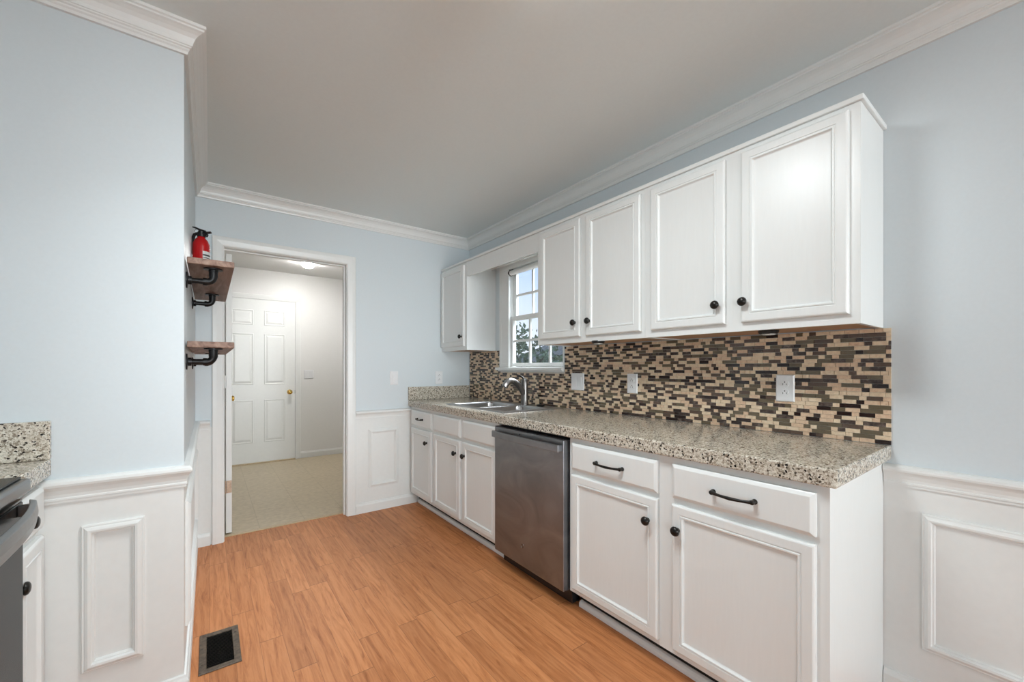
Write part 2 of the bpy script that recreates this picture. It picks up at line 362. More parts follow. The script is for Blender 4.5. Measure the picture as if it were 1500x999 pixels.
# laundry side of that wall is white
struct(bF.build('wall_far', [M['panel'], M['blue']], fixn=False))
struct(MB().box(LW - 0.11, LW, YL, D, 0, SPLIT, 0).box(LW - 0.11, LW, YL, D, SPLIT, CEIL, 1).build('wall_recess', [M['panel'], M['blue']], fixn=False))
struct(MB().box(LB, LW - 0.11, YL, YL + 0.11, 0, SPLIT, 0).box(LB, LW - 0.11, YL, YL + 0.11, SPLIT, CEIL, 1).build('wall_near_left', [M['panel'], M['blue']], fixn=False))
struct(MB().box(LB - 0.12, LB, YK, YL + 0.11, 0, CEIL).build('wall_left', M['blue']))
struct(MB().box(LD, LB - 0.12, YK, YK + 0.12, 0, CEIL).build('wall_return', M['blue']))
def opening_wall(name, fr, a0, a1, w0, w1, z0=0.32, z1=2.25):  # unseen walls; their wide openings are invented to give the fill a source
    b_ = MB(fr)
    for p, q, u, v in ((a0, w0, 0, CEIL), (w1, a1, 0, CEIL), (w0, w1, 0, z0), (w0, w1, z1, CEIL)): b_.box(p, q, u, v, -0.12, 0)
    struct(b_.build(name, M['blue']))
opening_wall('wall_back', Frame((0, YB, 0), (-1, 0, 0), (0, 0, 1), (0, 1, 0)), -R, -LD, -1.98, -0.22)
opening_wall('wall_left_dining', faceL(LD), YB, YK + 0.12, -5.3, -2.3)
# laundry shell
struct(MB().box(-0.75, R + 0.12, LY, LY + 0.12, 0, CEIL).build('wall_laundry_far', M['laundry']))
struct(MB().box(-0.75, -0.63, D + 0.12, LY, 0, CEIL).build('wall_laundry_left', M['laundry']))
struct(MB().box(R, R + 0.12, D + 0.12, LY, 0, CEIL).build('wall_laundry_right', M['laundry']))

# crown, chair rail, baseboard
CROWN = [(0, 2.348), (0.011, 2.348), (0.013, 2.357), (0.017, 2.362), (0.017, 2.367), (0.022, 2.370), (0.023, 2.374), (0.026, 2.375), (0.028, 2.386), (0.034, 2.400),
         (0.043, 2.411), (0.053, 2.418), (0.060, 2.421), (0.060, 2.427), (0.066, 2.430), (0.066, 2.44), (0, 2.44)]
RAIL = [(0, 0.770), (0.007, 0.770), (0.007, 0.778), (0.010, 0.779), (0.010, 0.785), (0.008, 0.787), (0.009, 0.797), (0.014, 0.811), (0.020, 0.820), (0.024, 0.824), (0.026, 0.831), (0.024, 0.839), (0.016, 0.845), (0, 0.847)]
BASE = [(0, 0), (0.015, 0), (0.015, 0.062), (0.013, 0.067), (0.009, 0.072), (0.007, 0.080), (0, 0.082)]
def corner(a, b): return (a[0] + b[0], a[1] + b[1])
nR, nF, nL, nB = (-1, 0), (0, -1), (1, 0), (0, 1)
for prof in (CROWN,):
    sweep(trim_name(), (R, YB), (R, D), corner(nR, nB), corner(nR, nF), prof, M['white'])
    sweep(trim_name(), (R, D), (LW, D), corner(nR, nF), corner(nL, nF), prof, M['white'])
    sweep(trim_name(), (LW, D), (LW, YL), corner(nL, nF), corner(nL, nF), prof, M['white'])
    sweep(trim_name(), (LW, YL), (LB, YL), corner(nL, nF), corner(nL, nF), prof, M['white'])
    sweep(trim_name(), (LB, YL), (LB, YK), corner(nL, nF), nL, prof, M['white'])
for prof, nm in ((RAIL, None), (BASE, 'baseboard_')):
    g = lambda s_: (nm + s_) if nm else trim_name()
    sweep(g('right'), (R, YB), (R, 0.394), corner(nR, nB), nR, prof, M['white'])
    sweep(g('far'), (BF - 0.002 if nm is None else 1.49, D), (0.963, D), nF, nF, prof, M['white'])
    sweep(g('far_corner'), (0.006, D), (LW, D), nF, corner(nL, nF), prof, M['white'])
    sweep(g('recess'), (LW, D), (LW, YL), corner(nL, nF), corner(nL, nF), prof, M['white'])
    sweep(g('near_left'), (LW, YL), (-0.43, YL), corner(nL, nF), nF, prof, M['white'])
# picture-frame mouldings of the wainscot
FR = [(0, 0), (0, 0.008), (0.003, 0.011), (0.007, 0.011), (0.010, 0.014), (0.017, 0.018), (0.024, 0.017), (0.027, 0.010), (0.031, 0.009), (0.034, 0.0)]
def wain(fr, a0, a1, b0=0.202, b1=0.685):
    struct(MB(fr).rings(a0, a1, b0, b1, FR, fill=False).build(trim_name(), M['white']))
wain(faceF(D), 1.069, 1.323)
wain(faceL(LW), 2.02, 3.33)
wain(faceF(YL), -0.336, -0.181)
wain(faceR(R), -0.292, 0.52)
wain(faceR(R), 0.66, 1.5)

# doorway: jambs, stops, casing, threshold
J = MB()
J.box(DX0 - 0.014, DX0, D, D + 0.12, 0, DZ + 0.014); J.box(DX1, DX1 + 0.014, D, D + 0.12, 0, DZ + 0.014); J.box(DX0, DX1, D, D + 0.12, DZ, DZ + 0.014)
J.box(DX1 - 0.010, DX1, D + 0.045, D + 0.080, 0, DZ); J.box(DX0, DX1 - 0.010, D + 0.045, D + 0.080, DZ - 0.010, DZ)
struct(J.build(trim_name(), M['white'], bevel=0.001))
casing(trim_name(), faceF(D), DX0 - 0.004, DX1 + 0.004, DZ + 0.003, 0.066, M['white'])
struct(MB().box(DX0, DX1, 3.525, 3.565, -0.001, 0.006).build(trim_name(), M['thresh'], bevel=0.002))
# laundry: baseboard, exit door, casing
sweep('baseboard_laundry', (0.975, LY), (R, LY), nF, nF, BASE, M['white'])
LX0, LX1 = 0.096, 0.909
def six_panel(b_, a0, a1, b0, b1, th):
    b_.rings(a0, a1, b0, b1, [(0, 0), (0, th)], fill=True)
    w_ = a1 - a0
    for c0, c1 in ((a0 + 0.14 * w_, a0 + 0.43 * w_), (a0 + 0.57 * w_, a0 + 0.86 * w_)):
        for z0, z1 in ((0.262, 0.80), (0.99, 1.63), (1.735, 1.925)):
            b_.rings(c0, c1, z0, z1, [(0, th), (0.004, th + 0.004), (0.010, th + 0.0045), (0.016, th + 0.0008), (0.022, th + 0.0008), (0.042, th + 0.006)], fill=True, back=False)
exitd = MB(faceF(LY)); six_panel(exitd, LX0 + 0.004, LX1 - 0.004, 0.015, 2.055, 0.022)
ed = struct(exitd.build('door_1', M['white'], fixn=False))
kn = MB(faceF(LY - 0.022)); kn.lathe([(0.031, 0.0), (0.031, 0.006), (0.012, 0.010), (0.011, 0.028), (0.022, 0.036), (0.028, 0.048), (0.026, 0.060), (0.014, 0.066)], a=0.845, b=0.885, c=0.0005)
o = kn.build('door_knob', M['brass'], ed, smooth=True); o['label'] = 'polished brass knob'
MB(faceF(LY)).box(LX1 - 0.004, LX1 - 0.001, 0.86, 0.91, 0.004, 0.024).build('strike_plate', M['bronze'], ed)
casing(trim_name(), faceF(LY), LX0 - 0.004, LX1 + 0.004, 2.062, 0.062, M['white'])
struct(MB().box(LX0, LX1, LY - 0.05, LY, 0.0, 0.014).build(trim_name(), M['thresh']))
# open laundry door leaf, seen on its hinge edge
lf = MB(Frame((0.132, 0, 0), (0, 1, 0), (0, 0, 1), (1, 0, 0)))
lf.box(3.572, 4.36, 0.012, 2.022, -0.035, 0)
leaf = lf.build('door_2', M['white'], bevel=0.0015); struct(leaf)
pn = MB(faceL(0.132)); w_ = 0.79
for c0, c1 in ((3.572 + 0.14 * w_, 3.572 + 0.43 * w_), (3.572 + 0.57 * w_, 3.572 + 0.86 * w_)):
    for z0, z1 in ((0.262, 0.80), (0.99, 1.63), (1.735, 1.925)):
        pn.rings(c0, c1, z0, z1, [(0, 0), (0.004, 0.004), (0.010, 0.0045), (0.016, 0.001), (0.022, 0.001), (0.042, 0.006)], fill=True, back=True)
pn.build('raised_panels', M['white'], leaf, fixn=False)
o = MB(faceL(0.132)).lathe([(0.031, 0.0), (0.031, 0.006), (0.012, 0.010), (0.011, 0.018), (0.020, 0.024), (0.024, 0.032), (0.022, 0.041), (0.012, 0.046)], a=4.30, b=0.935).build('door_knob', M['brass'], leaf, smooth=True)
for z, mt_, lb in ((1.10, M['white'], 'hinge painted white'), (0.345, M['hingebr'], 'worn brass hinge'), (1.83, M['white'], 'hinge painted white')):
    h_ = MB(); h_.box(0.100, 0.131, 3.569, 3.5725, z - 0.044, z + 0.044); h_.lathe([(0.005, -0.046), (0.005, 0.046)], 0.094, 3.568, z, 'c', 10)
    o = h_.build('hinge', mt_, leaf, bevel=0.001); o['label'] = lb

# ------------------------------------------------------------------ window 1 (over the sink)
G = MB().box(R, R + 0.071, WY1 - 0.004, WY1, WZ0, WZ1).box(R, R + 0.071, WY0, WY0 + 0.004, WZ0, WZ1).box(R, R + 0.071, WY0, WY1, WZ1 - 0.004, WZ1).box(R, R + 0.071, WY0, WY1, WZ0, WZ0 + 0.006)
win = struct(G.build('window_1', M['white']))
def sash(x0, x1, z0, z1, stile, top, bot, zm, nm):
    s_ = MB(); y0, y1 = WY0 + 0.005, WY1 - 0.005
    s_.box(x0, x1, y0, y0 + stile * 0.6, z0, z1); s_.box(x0, x1, y1 - stile, y1, z0, z1)
    s_.box(x0, x1, y0 + stile * 0.6, y1 - stile, z0, z0 + bot); s_.box(x0, x1, y0 + stile * 0.6, y1 - stile, z1 - top, z1)
    f_ = s_.build(nm, M['white'], win, bevel=0.002)
    g_ = MB(); xm = (x0 + x1) / 2
    for y in (2.53, 2.292): g_.box(xm - 0.008, xm + 0.008, y - 0.009, y + 0.009, z0 + bot - 0.001, z1 - top + 0.001)
    g_.box(xm - 0.0075, xm + 0.0075, y0 + stile * 0.6 - 0.001, y1 - stile + 0.001, zm - 0.009, zm + 0.009)
    g_.build('muntins', M['white'], f_)
    MB().box(xm - 0.0015, xm + 0.0015, y0 + stile * 0.6 - 0.004, y1 - stile + 0.004, z0 + bot - 0.004, z1 - top + 0.004).build('glass_pane', M['glass'], f_)
sash(R + 0.012, R + 0.036, WZ0 + 0.008, 1.634, 0.030, 0.036, 0.028, 1.425, 'lower_sash')
sash(R + 0.042, R + 0.066, 1.600, WZ1 - 0.005, 0.040, 0.040, 0.034, 1.812, 'upper_sash')
# casing on the left and above, stool below
wc = MB(faceR(R))
for a0, a1, b0, b1 in ((-2.905, -2.768, 1.205, 2.028), (-2.905, -2.122, 2.028, 2.10)):
    wc.rings(a0, a1, b0, b1, [(0, 0), (0, 0.016), (0.006, 0.019), (0.03, 0.019), (0.034, 0.017)], fill=True)
struct(wc.build(trim_name(), M['white'], fixn=False))
struct(MB().box(R - 0.034, R + 0.004, 2.107, 2.95, 1.180, 1.205).box(R - 0.020, R - 0.0005, 2.112, 2.93, 1.170, 1.180).build(trim_name(), M['white'], bevel=0.004))
# roller blind, rolled right up
rb = thing('roller_blind', (R + 0.02, 2.45, 2.0), 'white roller blind rolled up at the top of the sink window', 'blind')
b_ = MB(Frame((0, 0, 0), (1, 0, 0), (0, 0, 1), (0, -1, 0))); b_.lathe([(0.021, -2.762), (0.021, -2.135)], R + 0.004, 2.0, 0, 'c', 20)
b_.build('fabric_roll', M['shade'], rb, smooth=True)
b_ = MB(Frame((0, 0, 0), (1, 0, 0), (0, 0, 1), (0, -1, 0))); b_.lathe([(0.025, -2.774), (0.025, -2.763)], R + 0.004, 2.0, 0, 'c', 20); b_.box(R - 0.01, R + 0.03, 2.015, 2.04, -2.774, -2.764)
b_.build('end_bracket', M['bronze'], rb)
b_ = MB(Frame((0, 0, 0), (1, 0, 0), (0, 0, 1), (0, -1, 0))); b_.lathe([(0.025, -2.134), (0.025, -2.124)], R + 0.004, 2.0, 0, 'c', 20); b_.box(R - 0.01, R + 0.03, 2.015, 2.04, -2.134, -2.125)
b_.build('end_bracket', M['bronze'], rb)
b_ = MB().tube([(R - 0.045, 2.986, 2.068), (R - 0.045, 2.0605, 2.068)], 0.006, 10)
cr_ = tag(b_.build('curtain_rod', M['white'], None, smooth=True), 'thin white rod between cabinets in front of the sink window', 'rod')

# ------------------------------------------------------------------ cabinets
DOOR = [(0, 0), (0, 0.0125), (0.003, 0.0165), (0.007, 0.0185), (0.033, 0.0190), (0.0345, 0.0165), (0.037, 0.0165), (0.039, 0.0195), (0.0435, 0.0195), (0.047, 0.0125), (0.050, 0.0105)]
DRAW = [(0, 0), (0, 0.011), (0.003, 0.0135), (0.012, 0.0185), (0.014, 0.019)]
KNOB = [(0.0095, 0.0), (0.0095, 0.002), (0.0070, 0.004), (0.0062, 0.010), (0.0110, 0.0125), (0.0165, 0.0155), (0.0182, 0.0195), (0.0172, 0.024), (0.0140, 0.028), (0.0085, 0.031), (0.002, 0.032)]
FLATKNOB = [(0.012, 0.0), (0.0180, 0.001), (0.0185, 0.004), (0.0165, 0.008), (0.011, 0.0110), (0.003, 0.012)]
def add_knob(parent, X, y, z): MB(faceR(X)).lathe(KNOB, -y, z, 0.0, 'c', 18).build('knob', M['bronze'], parent, smooth=True)
def add_pull(parent, X, yc, z, L=0.118):
    b_ = MB(); h = L / 2
    pts = [(X + 0.001, yc - h, z), (X - 0.016, yc - h * 0.98, z), (X - 0.022, yc - h * 0.86, z), (X - 0.024, yc - h * 0.5, z - 0.002), (X - 0.026, yc, z - 0.003)]
    pts = pts + [(x, 2 * yc - y, zz) for x, y, zz in pts[-2::-1]]
    b_.tube(pts, [0.0072, 0.0072, 0.0055, 0.0048, 0.006, 0.0048, 0.0055, 0.0072, 0.0072], 10)
    for s_ in (-1, 1): b_.fr = faceR(X); b_.lathe([(0.009, 0), (0.009, 0.004), (0.006, 0.008)], -(yc + s_ * h), z, 0, 'c', 12); b_.lathe([(0.003, 0.0), (0.008, 0.004), (0.008, 0.01), (0.003, 0.014)], -(yc + s_ * h * 0.98), z, 0.010, 'c', 12)
    b_.build('pull_handle', M['bronze'], parent, smooth=True)
def front(parent, X, y0, y1, z0, z1, prof, name): return MB(faceR(X)).rings(-y1, -y0, z0, z1, prof).build(name, M['cab'], parent, fixn=False)
def carcass_base(root, y0, y1, openings, end_panel=False):
    b_ = MB(); t_ = 0.016; zt = 0.860; zb = 0.097
    b_.box(BF + 0.018, R - 0.001, y0, y0 + t_, zb, zt); b_.box(BF + 0.018, R - 0.001, y1 - t_, y1, zb, zt)
    b_.box(BF + 0.018, R - 0.001, y0 + t_, y1 - t_, zb, zb + t_); b_.box(R - 0.010, R - 0.001, y0 + t_, y1 - t_, zb + t_, zt)
    # face frame
    openings = sorted(openings); edges = [y0] + [v for o_ in openings for v in o_] + [y1]
    for k in range(0, len(edges), 2): b_.box(BF, BF + 0.018, edges[k], edges[k + 1], zb, zt)
    for o_ in openings:
        b_.box(BF, BF + 0.018, o_[0], o_[1], zb, 0.145); b_.box(BF, BF + 0.018, o_[0], o_[1], 0.675, 0.715); b_.box(BF, BF + 0.018, o_[0], o_[1], 0.822, zt)
    body = b_.build('carcass', M['cab'], root)
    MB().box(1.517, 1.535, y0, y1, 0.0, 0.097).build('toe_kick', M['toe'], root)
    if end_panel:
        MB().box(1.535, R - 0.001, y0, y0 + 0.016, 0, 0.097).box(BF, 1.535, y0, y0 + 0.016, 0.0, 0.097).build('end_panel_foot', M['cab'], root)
    return body
GB = 'white base cabinets under the granite worktop'
def base_unit(name, y0, y1, doors, label, pulls, end_panel=False):
    root = thing(name, (BF, (y0 + y1) / 2, 0), label, 'cabinet', GB)
    carcass_base(root, y0, y1, [(d[0] + 0.012, d[1] - 0.012) for d in doors], end_panel)
    for (a, b, ky), pull in zip(doors, pulls):
        dw = front(root, BF, a, b, 0.704, 0.834, DRAW, 'drawer_front' if pull else 'false_drawer_front')
        if pull: add_pull(dw, BF - 0.019, (a + b) / 2, 0.768, pull)
        dr = front(root, BF, a, b, 0.122, 0.681, DOOR, 'door')
        add_knob(dr, BF - 0.019, ky, 0.588)
    return root
base_unit('base_cabinet', 2.995, 3.443, [(3.0, 3.405, 3.075)], 'narrow white base cabinet in the far corner beside the door wall', [0.10])
base_unit('sink_base_cabinet', 2.072, 2.995, [(2.54, 2.955, 2.592), (2.085, 2.50, 2.468)], 'white double-door sink cabinet between corner cabinet and dishwasher', [None, None])
base_unit('base_cabinet', 0.925, 1.452, [(0.952, 1.430, 0.992)], 'white base cabinet directly right of the dishwasher', [0.145])
base_unit('base_cabinet', 0.396, 0.925, [(0.427, 0.889, 0.862)], 'nearest white base cabinet, at the open end of the run', [0.135], True)
# shoe moulding on the toe kicks
SHOE = [(0, 0), (0.020, 0), (0.020, 0.012), (0.017, 0.020), (0.012, 0.026), (0.004, 0.029), (0, 0.029)]
sweep(trim_name(), (1.516, 2.10), (1.516, 3.43), nR, nR, SHOE, M['white'])
sweep(trim_name(), (1.516, 0.397), (1.516, 1.445), nR, nR, SHOE, M['white'])

# uppers
ZU0, ZU1 = 1.3525, 2.096
GU = 'white wall-hung cabinets on the window wall'
def upper_unit(y0, y1, doors, label):
    root = thing('upper_cabinet', (R, (y0 + y1) / 2, ZU0), label, 'cabinet', GU)
    b_ = MB(); t_ = 0.015
    X1 = R - 0.001
    b_.box(UF + 0.018, X1, y0, y0 + t_, ZU0, ZU1); b_.box(UF + 0.018, X1, y1 - t_, y1, ZU0, ZU1); b_.box(UF + 0.018, X1, y0 + t_, y1 - t_, ZU1 - t_, ZU1)
    b_.box(X1 - 0.006, X1, y0 + t_, y1 - t_, ZU0 + 0.012, ZU1 - t_)
    ed = [y0] + [v for d in sorted(doors) for v in (d[0] + 0.012, d[1] - 0.012)] + [y1]
    for k in range(0, len(ed), 2): b_.box(UF, UF + 0.018, ed[k], ed[k + 1], ZU0, ZU1)
    for d in doors: b_.box(UF, UF + 0.018, d[0] + 0.012, d[1] - 0.012, ZU0, ZU0 + 0.05); b_.box(UF, UF + 0.018, d[0] + 0.012, d[1] - 0.012, ZU1 - 0.04, ZU1)
    b_.build('carcass', M['cab'], root)
    o = MB().box(UF + 0.018, X1 - 0.006, y0 + t_, y1 - t_, ZU0 + 0.004, ZU0 + 0.012).build('underside', M['rawwood'], root); o['label'] = 'bare brown wood underside'
    for a, b, ky in doors:
        dr = front(root, UF, a, b, 1.386, 2.076, DOOR, 'door'); add_knob(dr, UF - 0.019, ky, 1.468)
    return root
upper_unit(2.986, 3.443, [(3.02, 3.435, 3.05)], 'single white upper cabinet left of the sink window')
upper_unit(1.2345, 2.060, [(1.668, 2.027, 1.705), (1.253, 1.622, 1.592)], 'white two-door upper cabinet just right of the sink window')
upper_unit(0.396, 1.234, [(0.836, 1.195, 0.868), (0.425, 0.772, 0.758)], 'largest white two-door upper cabinet, nearest the viewer')
tag(MB().box(UF + 0.0005, UF + 0.0185, 2.0605, 2.9855, 1.975, 2.0955).build('valance_board', M['cab'], bevel=0.002), 'white valance board bridging the upper cabinets over the sink window', 'valance')
b_ = MB()
b_.box(UF - 0.010, R - 0.001, 0.386, 3.443, 2.0965, 2.115)
tag(b_.build('cabinet_top_moulding', M['cab'], bevel=0.003), 'white strip moulding capping all the upper cabinets and the valance', 'moulding')
# puck lights under the uppers
for (x, y, lab) in ((1.775, 1.565, 'dark round puck light under the upper cabinet nearest the window'), (1.835, 0.71, 'dark round puck light under the largest upper cabinet')):
    root = thing('puck_light', (x, y, ZU0 + 0.004), lab, 'lamp', 'puck lights under the upper cabinets')
    MB().lathe([(0.036, 0), (0.038, -0.006), (0.034, -0.014), (0.030, -0.016)], x, y, ZU0 + 0.004, 'c', 24).build('housing', M['black'], root, smooth=True)
    MB().lathe([(0.026, -0.0161), (0.022, -0.020), (0.008, -0.021)], x, y, ZU0 + 0.004, 'c', 24).build('lens', M['lens'], root, smooth=True)

# ------------------------------------------------------------------ worktop with sink cut-out, end splash
SX0, SX1, SY0, SY1 = 1.515, 1.985, 2.115, 2.865     # hole
b_ = MB(); xs_ = [CF, SX0, SX1, R - 0.001]; ys_ = [0.373, SY0, SY1, D - 0.001]
top = [[b_.pt(x, y, CT) for y in ys_] for x in xs_]; bot = [[b_.pt(x, y, 0.8605) for y in ys_] for x in xs_]
for i in range(3):
    for j in range(3):
        if (i, j) == (1, 1): continue
        b_.face([top[i][j], top[i + 1][j], top[i + 1][j + 1], top[i][j + 1]]); b_.face([bot[i][j], bot[i][j + 1], bot[i + 1][j + 1], bot[i + 1][j]])
for i in range(3):
    for j in (0, 3): b_.face([top[i][j], top[i + 1][j], bot[i + 1][j], bot[i][j]]); b_.face([top[j][i], top[j][i + 1], bot[j][i + 1], bot[j][i]])
b_.face([top[1][1], top[2][1], bot[2][1], bot[1][1]]); b_.face([top[1][2], top[2][2], bot[2][2], bot[1][2]])
b_.face([top[1][1], top[1][2], bot[1][2], bot[1][1]]); b_.face([top[2][1], top[2][2], bot[2][2], bot[2][1]])
tag(b_.build('worktop', M['granite'], bevel=0.006, seg=3), 'long speckled granite worktop along the window wall', 'worktop')
tag(MB().box(CF - 0.002, R - 0.010, D - 0.022, D - 0.0005, CT + 0.0005, 1.031).build('end_splash', M['granite'], bevel=0.003), 'low granite end splash standing against the door wall', 'backsplash')

# mosaic backsplash
b_ = MB(); XB = R - 0.0005
b_.box(R - 0.004, XB, 0.374, 3.420, CT + 0.001, 1.168, 6); b_.box(R - 0.004, XB, 0.374, 2.104, 1.168, 1.3515, 6); b_.box(R - 0.004, XB, 2.907, 3.420, 1.168, 1.3515, 6)
pitch = 0.0162; z = CT + 0.0015
rnd_ = random.Random(11); above = []          # above: (y0, y1, dark) of the row below
LIGHT, DARK = [0, 0, 0, 1, 1], [2, 2, 3, 3, 4, 4, 4, 5, 5]
while z < 1.351:
    z1 = min(z + pitch - 0.0012, 1.3515); y = 0.373 - rnd_.choice([0, 0.016, 0.032, 0.048]); dark = rnd_.random() < 0.5; cur = []
    while y < 3.420:
        near = [d for a_, c_, d in above if a_ <= y + 0.02 < c_]
        p = 0.30 if dark else 0.66
        if near: p += -0.16 if near[0] else 0.12
        dark = rnd_.random() < p
        L = rnd_.choice([0.0235, 0.047, 0.047, 0.066] if dark else [0.0235, 0.0235, 0.047, 0.047])
        k = rnd_.choice(DARK if dark else LIGHT); cur.append((y, y + L, dark))
        spans = [(max(y, 0.373), min(y + L - 0.0012, 3.421))]
        if z1 > 1.168: spans = [(max(a, lo), min(c, hi)) for a, c in spans for lo, hi in ((0.0, 2.105), (2.906, 9))]
        for a, c in spans:
            if c - a > 0.002:
                th = 0.0078 if k < 3 else 0.0082
                i = [b_.pt(x, yy, zz) for x in (R - 0.003, R - th) for yy, zz in ((a, z), (c, z), (c, z1), (a, z1))]
                b_.face([i[4], i[7], i[6], i[5]], k)
                for q in range(4): b_.face([i[q], i[4 + q], i[4 + (q + 1) % 4], i[(q + 1) % 4]], k)
        y += L
    above = cur; z += pitch
mos = b_.build('mosaic_backsplash', TILES + [M['grout']])
tag(mos, 'brown and beige strip mosaic backsplash on the window wall', 'backsplash')

# ------------------------------------------------------------------ outlets and switches
def plate(root, fr, a, b, wd, ht): MB(fr).rings(a - wd / 2, a + wd / 2, b - ht / 2, b + ht / 2, [(0, 0), (0, 0.003), (0.004, 0.0058), (0.006, 0.006)]).build('cover_plate', M['plastic'], root)
def outlet(fr, a, b, label, group):
    root = thing('wall_outlet', fr(a, b, 0), label, 'outlet', group)
    plate(root, fr, a, b, 0.072, 0.117)
    for s_ in (-1, 1):
        cz = b + s_ * 0.0195; q = MB(fr)
        poly = [(a + 0.0165 * math.cos(t_) , cz + 0.0150 * max(-0.86, min(0.86, math.sin(t_)))) for t_ in [2 * math.pi * k / 24 for k in range(24)]]
        q.prism(poly, 0.0055, 0.0082, 0)
        q.box(a - 0.0078, a - 0.0056, cz - 0.0062, cz + 0.0022, 0.008, 0.0086, 1); q.box(a + 0.0056, a + 0.0078, cz - 0.0056, cz + 0.0016, 0.008, 0.0086, 1)
        q.lathe([(0.0027, 0.008), (0.0027, 0.0086)], a, cz + 0.0075, 0, 'c', 10, 1)
        q.build('socket', [M['plastic'], M['slot']], root)
    MB(fr).lathe([(0.003, 0.005), (0.003, 0.0066), (0.001, 0.007)], a, b, 0, 'c', 10).build('screw', M['plastic'], root)
def rocker(fr, a, b, label, n, group=None):
    root = thing('light_switch', fr(a, b, 0), label, 'switch', group)
    plate(root, fr, a, b, 0.072 + 0.046 * (n - 1), 0.117)
    for k in range(n):
        c = a + (k - (n - 1) / 2) * 0.046; q = MB(fr)
        q.rings(c - 0.017, c + 0.017, b - 0.034, b + 0.034, [(0, 0.0055), (0, 0.0075), (0.0015, 0.0075), (0.0015, 0.0062), (0.002, 0.0062)], fill=False)
        lo = [q.pt(c - 0.0145, b - 0.031, 0.0058), q.pt(c + 0.0145, b - 0.031, 0.0058), q.pt(c + 0.0145, b + 0.031, 0.0058), q.pt(c - 0.0145, b + 0.031, 0.0058)]
        hi = [q.pt(c - 0.0145, b - 0.031, 0.0068), q.pt(c + 0.0145, b - 0.031, 0.0068), q.pt(c + 0.0145, b + 0.031, 0.0098), q.pt(c - 0.0145, b + 0.031, 0.0098)]
        for i in range(4): q.face([lo[i], lo[(i + 1) % 4], hi[(i + 1) % 4], hi[i]])
        q.face(hi); q.build('rocker', M['plastic'], root)
GO = 'duplex outlets of the kitchen'
fr_ = faceR(R - 0.0083)
rocker(fr_, -1.975, 1.107, 'white double rocker switch on the mosaic nearest the window', 2)
outlet(fr_, -1.524, 1.108, 'white duplex outlet in the middle of the mosaic, right of the double switch', GO)
outlet(fr_, -0.719, 1.113, 'white duplex outlet on the mosaic nearest the open worktop end', GO)
outlet(faceF(D), 1.716, 1.110, 'white duplex outlet on the blue door wall above the end splash', GO)
rocker(faceF(D), 1.286, 1.113, 'single white rocker switch on the blue wall right of the doorway', 1)
rocker(faceF(LY), 1.076, 1.112, 'white double switch on the laundry wall beside the exit door', 2)

# ------------------------------------------------------------------ sink and faucet
root = thing('kitchen_sink', (1.75, 2.49, CT), 'double-bowl stainless sink set in the granite worktop below the window', 'sink')
b_ = MB()
bowls = [(2.150, 2.452), (2.494, 2.838)]
xa, xb = 1.545, 1.900
def rr(x0, x1, y0, y1, z_, r_, n=5):
    out = []
    for cx, cy, a0 in ((x1 - r_, y1 - r_, 0), (x0 + r_, y1 - r_, 90), (x0 + r_, y0 + r_, 180), (x1 - r_, y0 + r_, 270)):
        for k in range(n + 1):
            a = math.radians(a0 + 90 * k / n); out.append(b_.pt(cx + r_ * math.cos(a), cy + r_ * math.sin(a), z_))
    return out
zr = CT + 0.0065
# rim: flat deck as strips round the bowls
xo0, xo1, yo0, yo1 = SX0 - 0.016, SX1 + 0.016, SY0 - 0.016, SY1 + 0.016
gx = [xo0, xa, xb, xo1]; gy = [yo0, bowls[0][0], bowls[0][1], bowls[1][0], bowls[1][1], yo1]
for i in range(3):
    for j in range(5):
        if i == 1 and j in (1, 3): continue
        b_.face([b_.pt(gx[i], gy[j], zr), b_.pt(gx[i + 1], gy[j], zr), b_.pt(gx[i + 1], gy[j + 1], zr), b_.pt(gx[i], gy[j + 1], zr)])
# outer lip
o4 = [(xo0, yo0), (xo1, yo0), (xo1, yo1), (xo0, yo1)]
for k in range(4):
    p, q = o4[k], o4[(k + 1) % 4]; cx, cy = (xo0 + xo1) / 2, (yo0 + yo1) / 2
    ex = lambda P_: (P_[0] + 0.004 * (1 if P_[0] > cx else -1), P_[1] + 0.004 * (1 if P_[1] > cy else -1))
    P2, Q2 = ex(p), ex(q)
    b_.face([b_.pt(P2[0], P2[1], CT + 0.001), b_.pt(Q2[0], Q2[1], CT + 0.001), b_.pt(q[0], q[1], zr), b_.pt(p[0], p[1], zr)])
b_.build('rim', M['steel'], root, fixn=True)
for y0, y1 in bowls:
    b_ = MB(); ra = rr(xa, xb, y0, y1, zr, 0.004); L_ = [ra, rr(xa + 0.001, xb - 0.001, y0 + 0.001, y1 - 0.001, zr - 0.004, 0.012), rr(xa + 0.004, xb - 0.004, y0 + 0.004, y1 - 0.004, zr - 0.012, 0.045), rr(xa + 0.010, xb - 0.010, y0 + 0.010, y1 - 0.010, CT - 0.13, 0.05), rr(xa + 0.022, xb - 0.022, y0 + 0.022, y1 - 0.022, CT - 0.155, 0.05), rr(xa + 0.05, xb - 0.05, y0 + 0.05, y1 - 0.05, CT - 0.16, 0.04)]
    for p, q in zip(L_, L_[1:]):
        for k in range(len(p)): b_.face([p[k], p[(k + 1) % len(p)], q[(k + 1) % len(p)], q[k]])
    b_.face(L_[-1])
    bw = b_.build('bowl', M['steel'], root, smooth=True, fixn=True)
    MB().lathe([(0.042, 0.0), (0.042, 0.003), (0.034, 0.002), (0.030, -0.0)], (xa + xb) / 2, (y0 + y1) / 2, CT - 0.1595, 'c', 20).build('drain', M['chrome'], bw, smooth=True)
FX, FY = 1.945, 2.452
root = thing('kitchen_faucet', (FX, FY, zr), 'brushed nickel single-lever pull-out faucet standing behind the sink bowls', 'faucet')
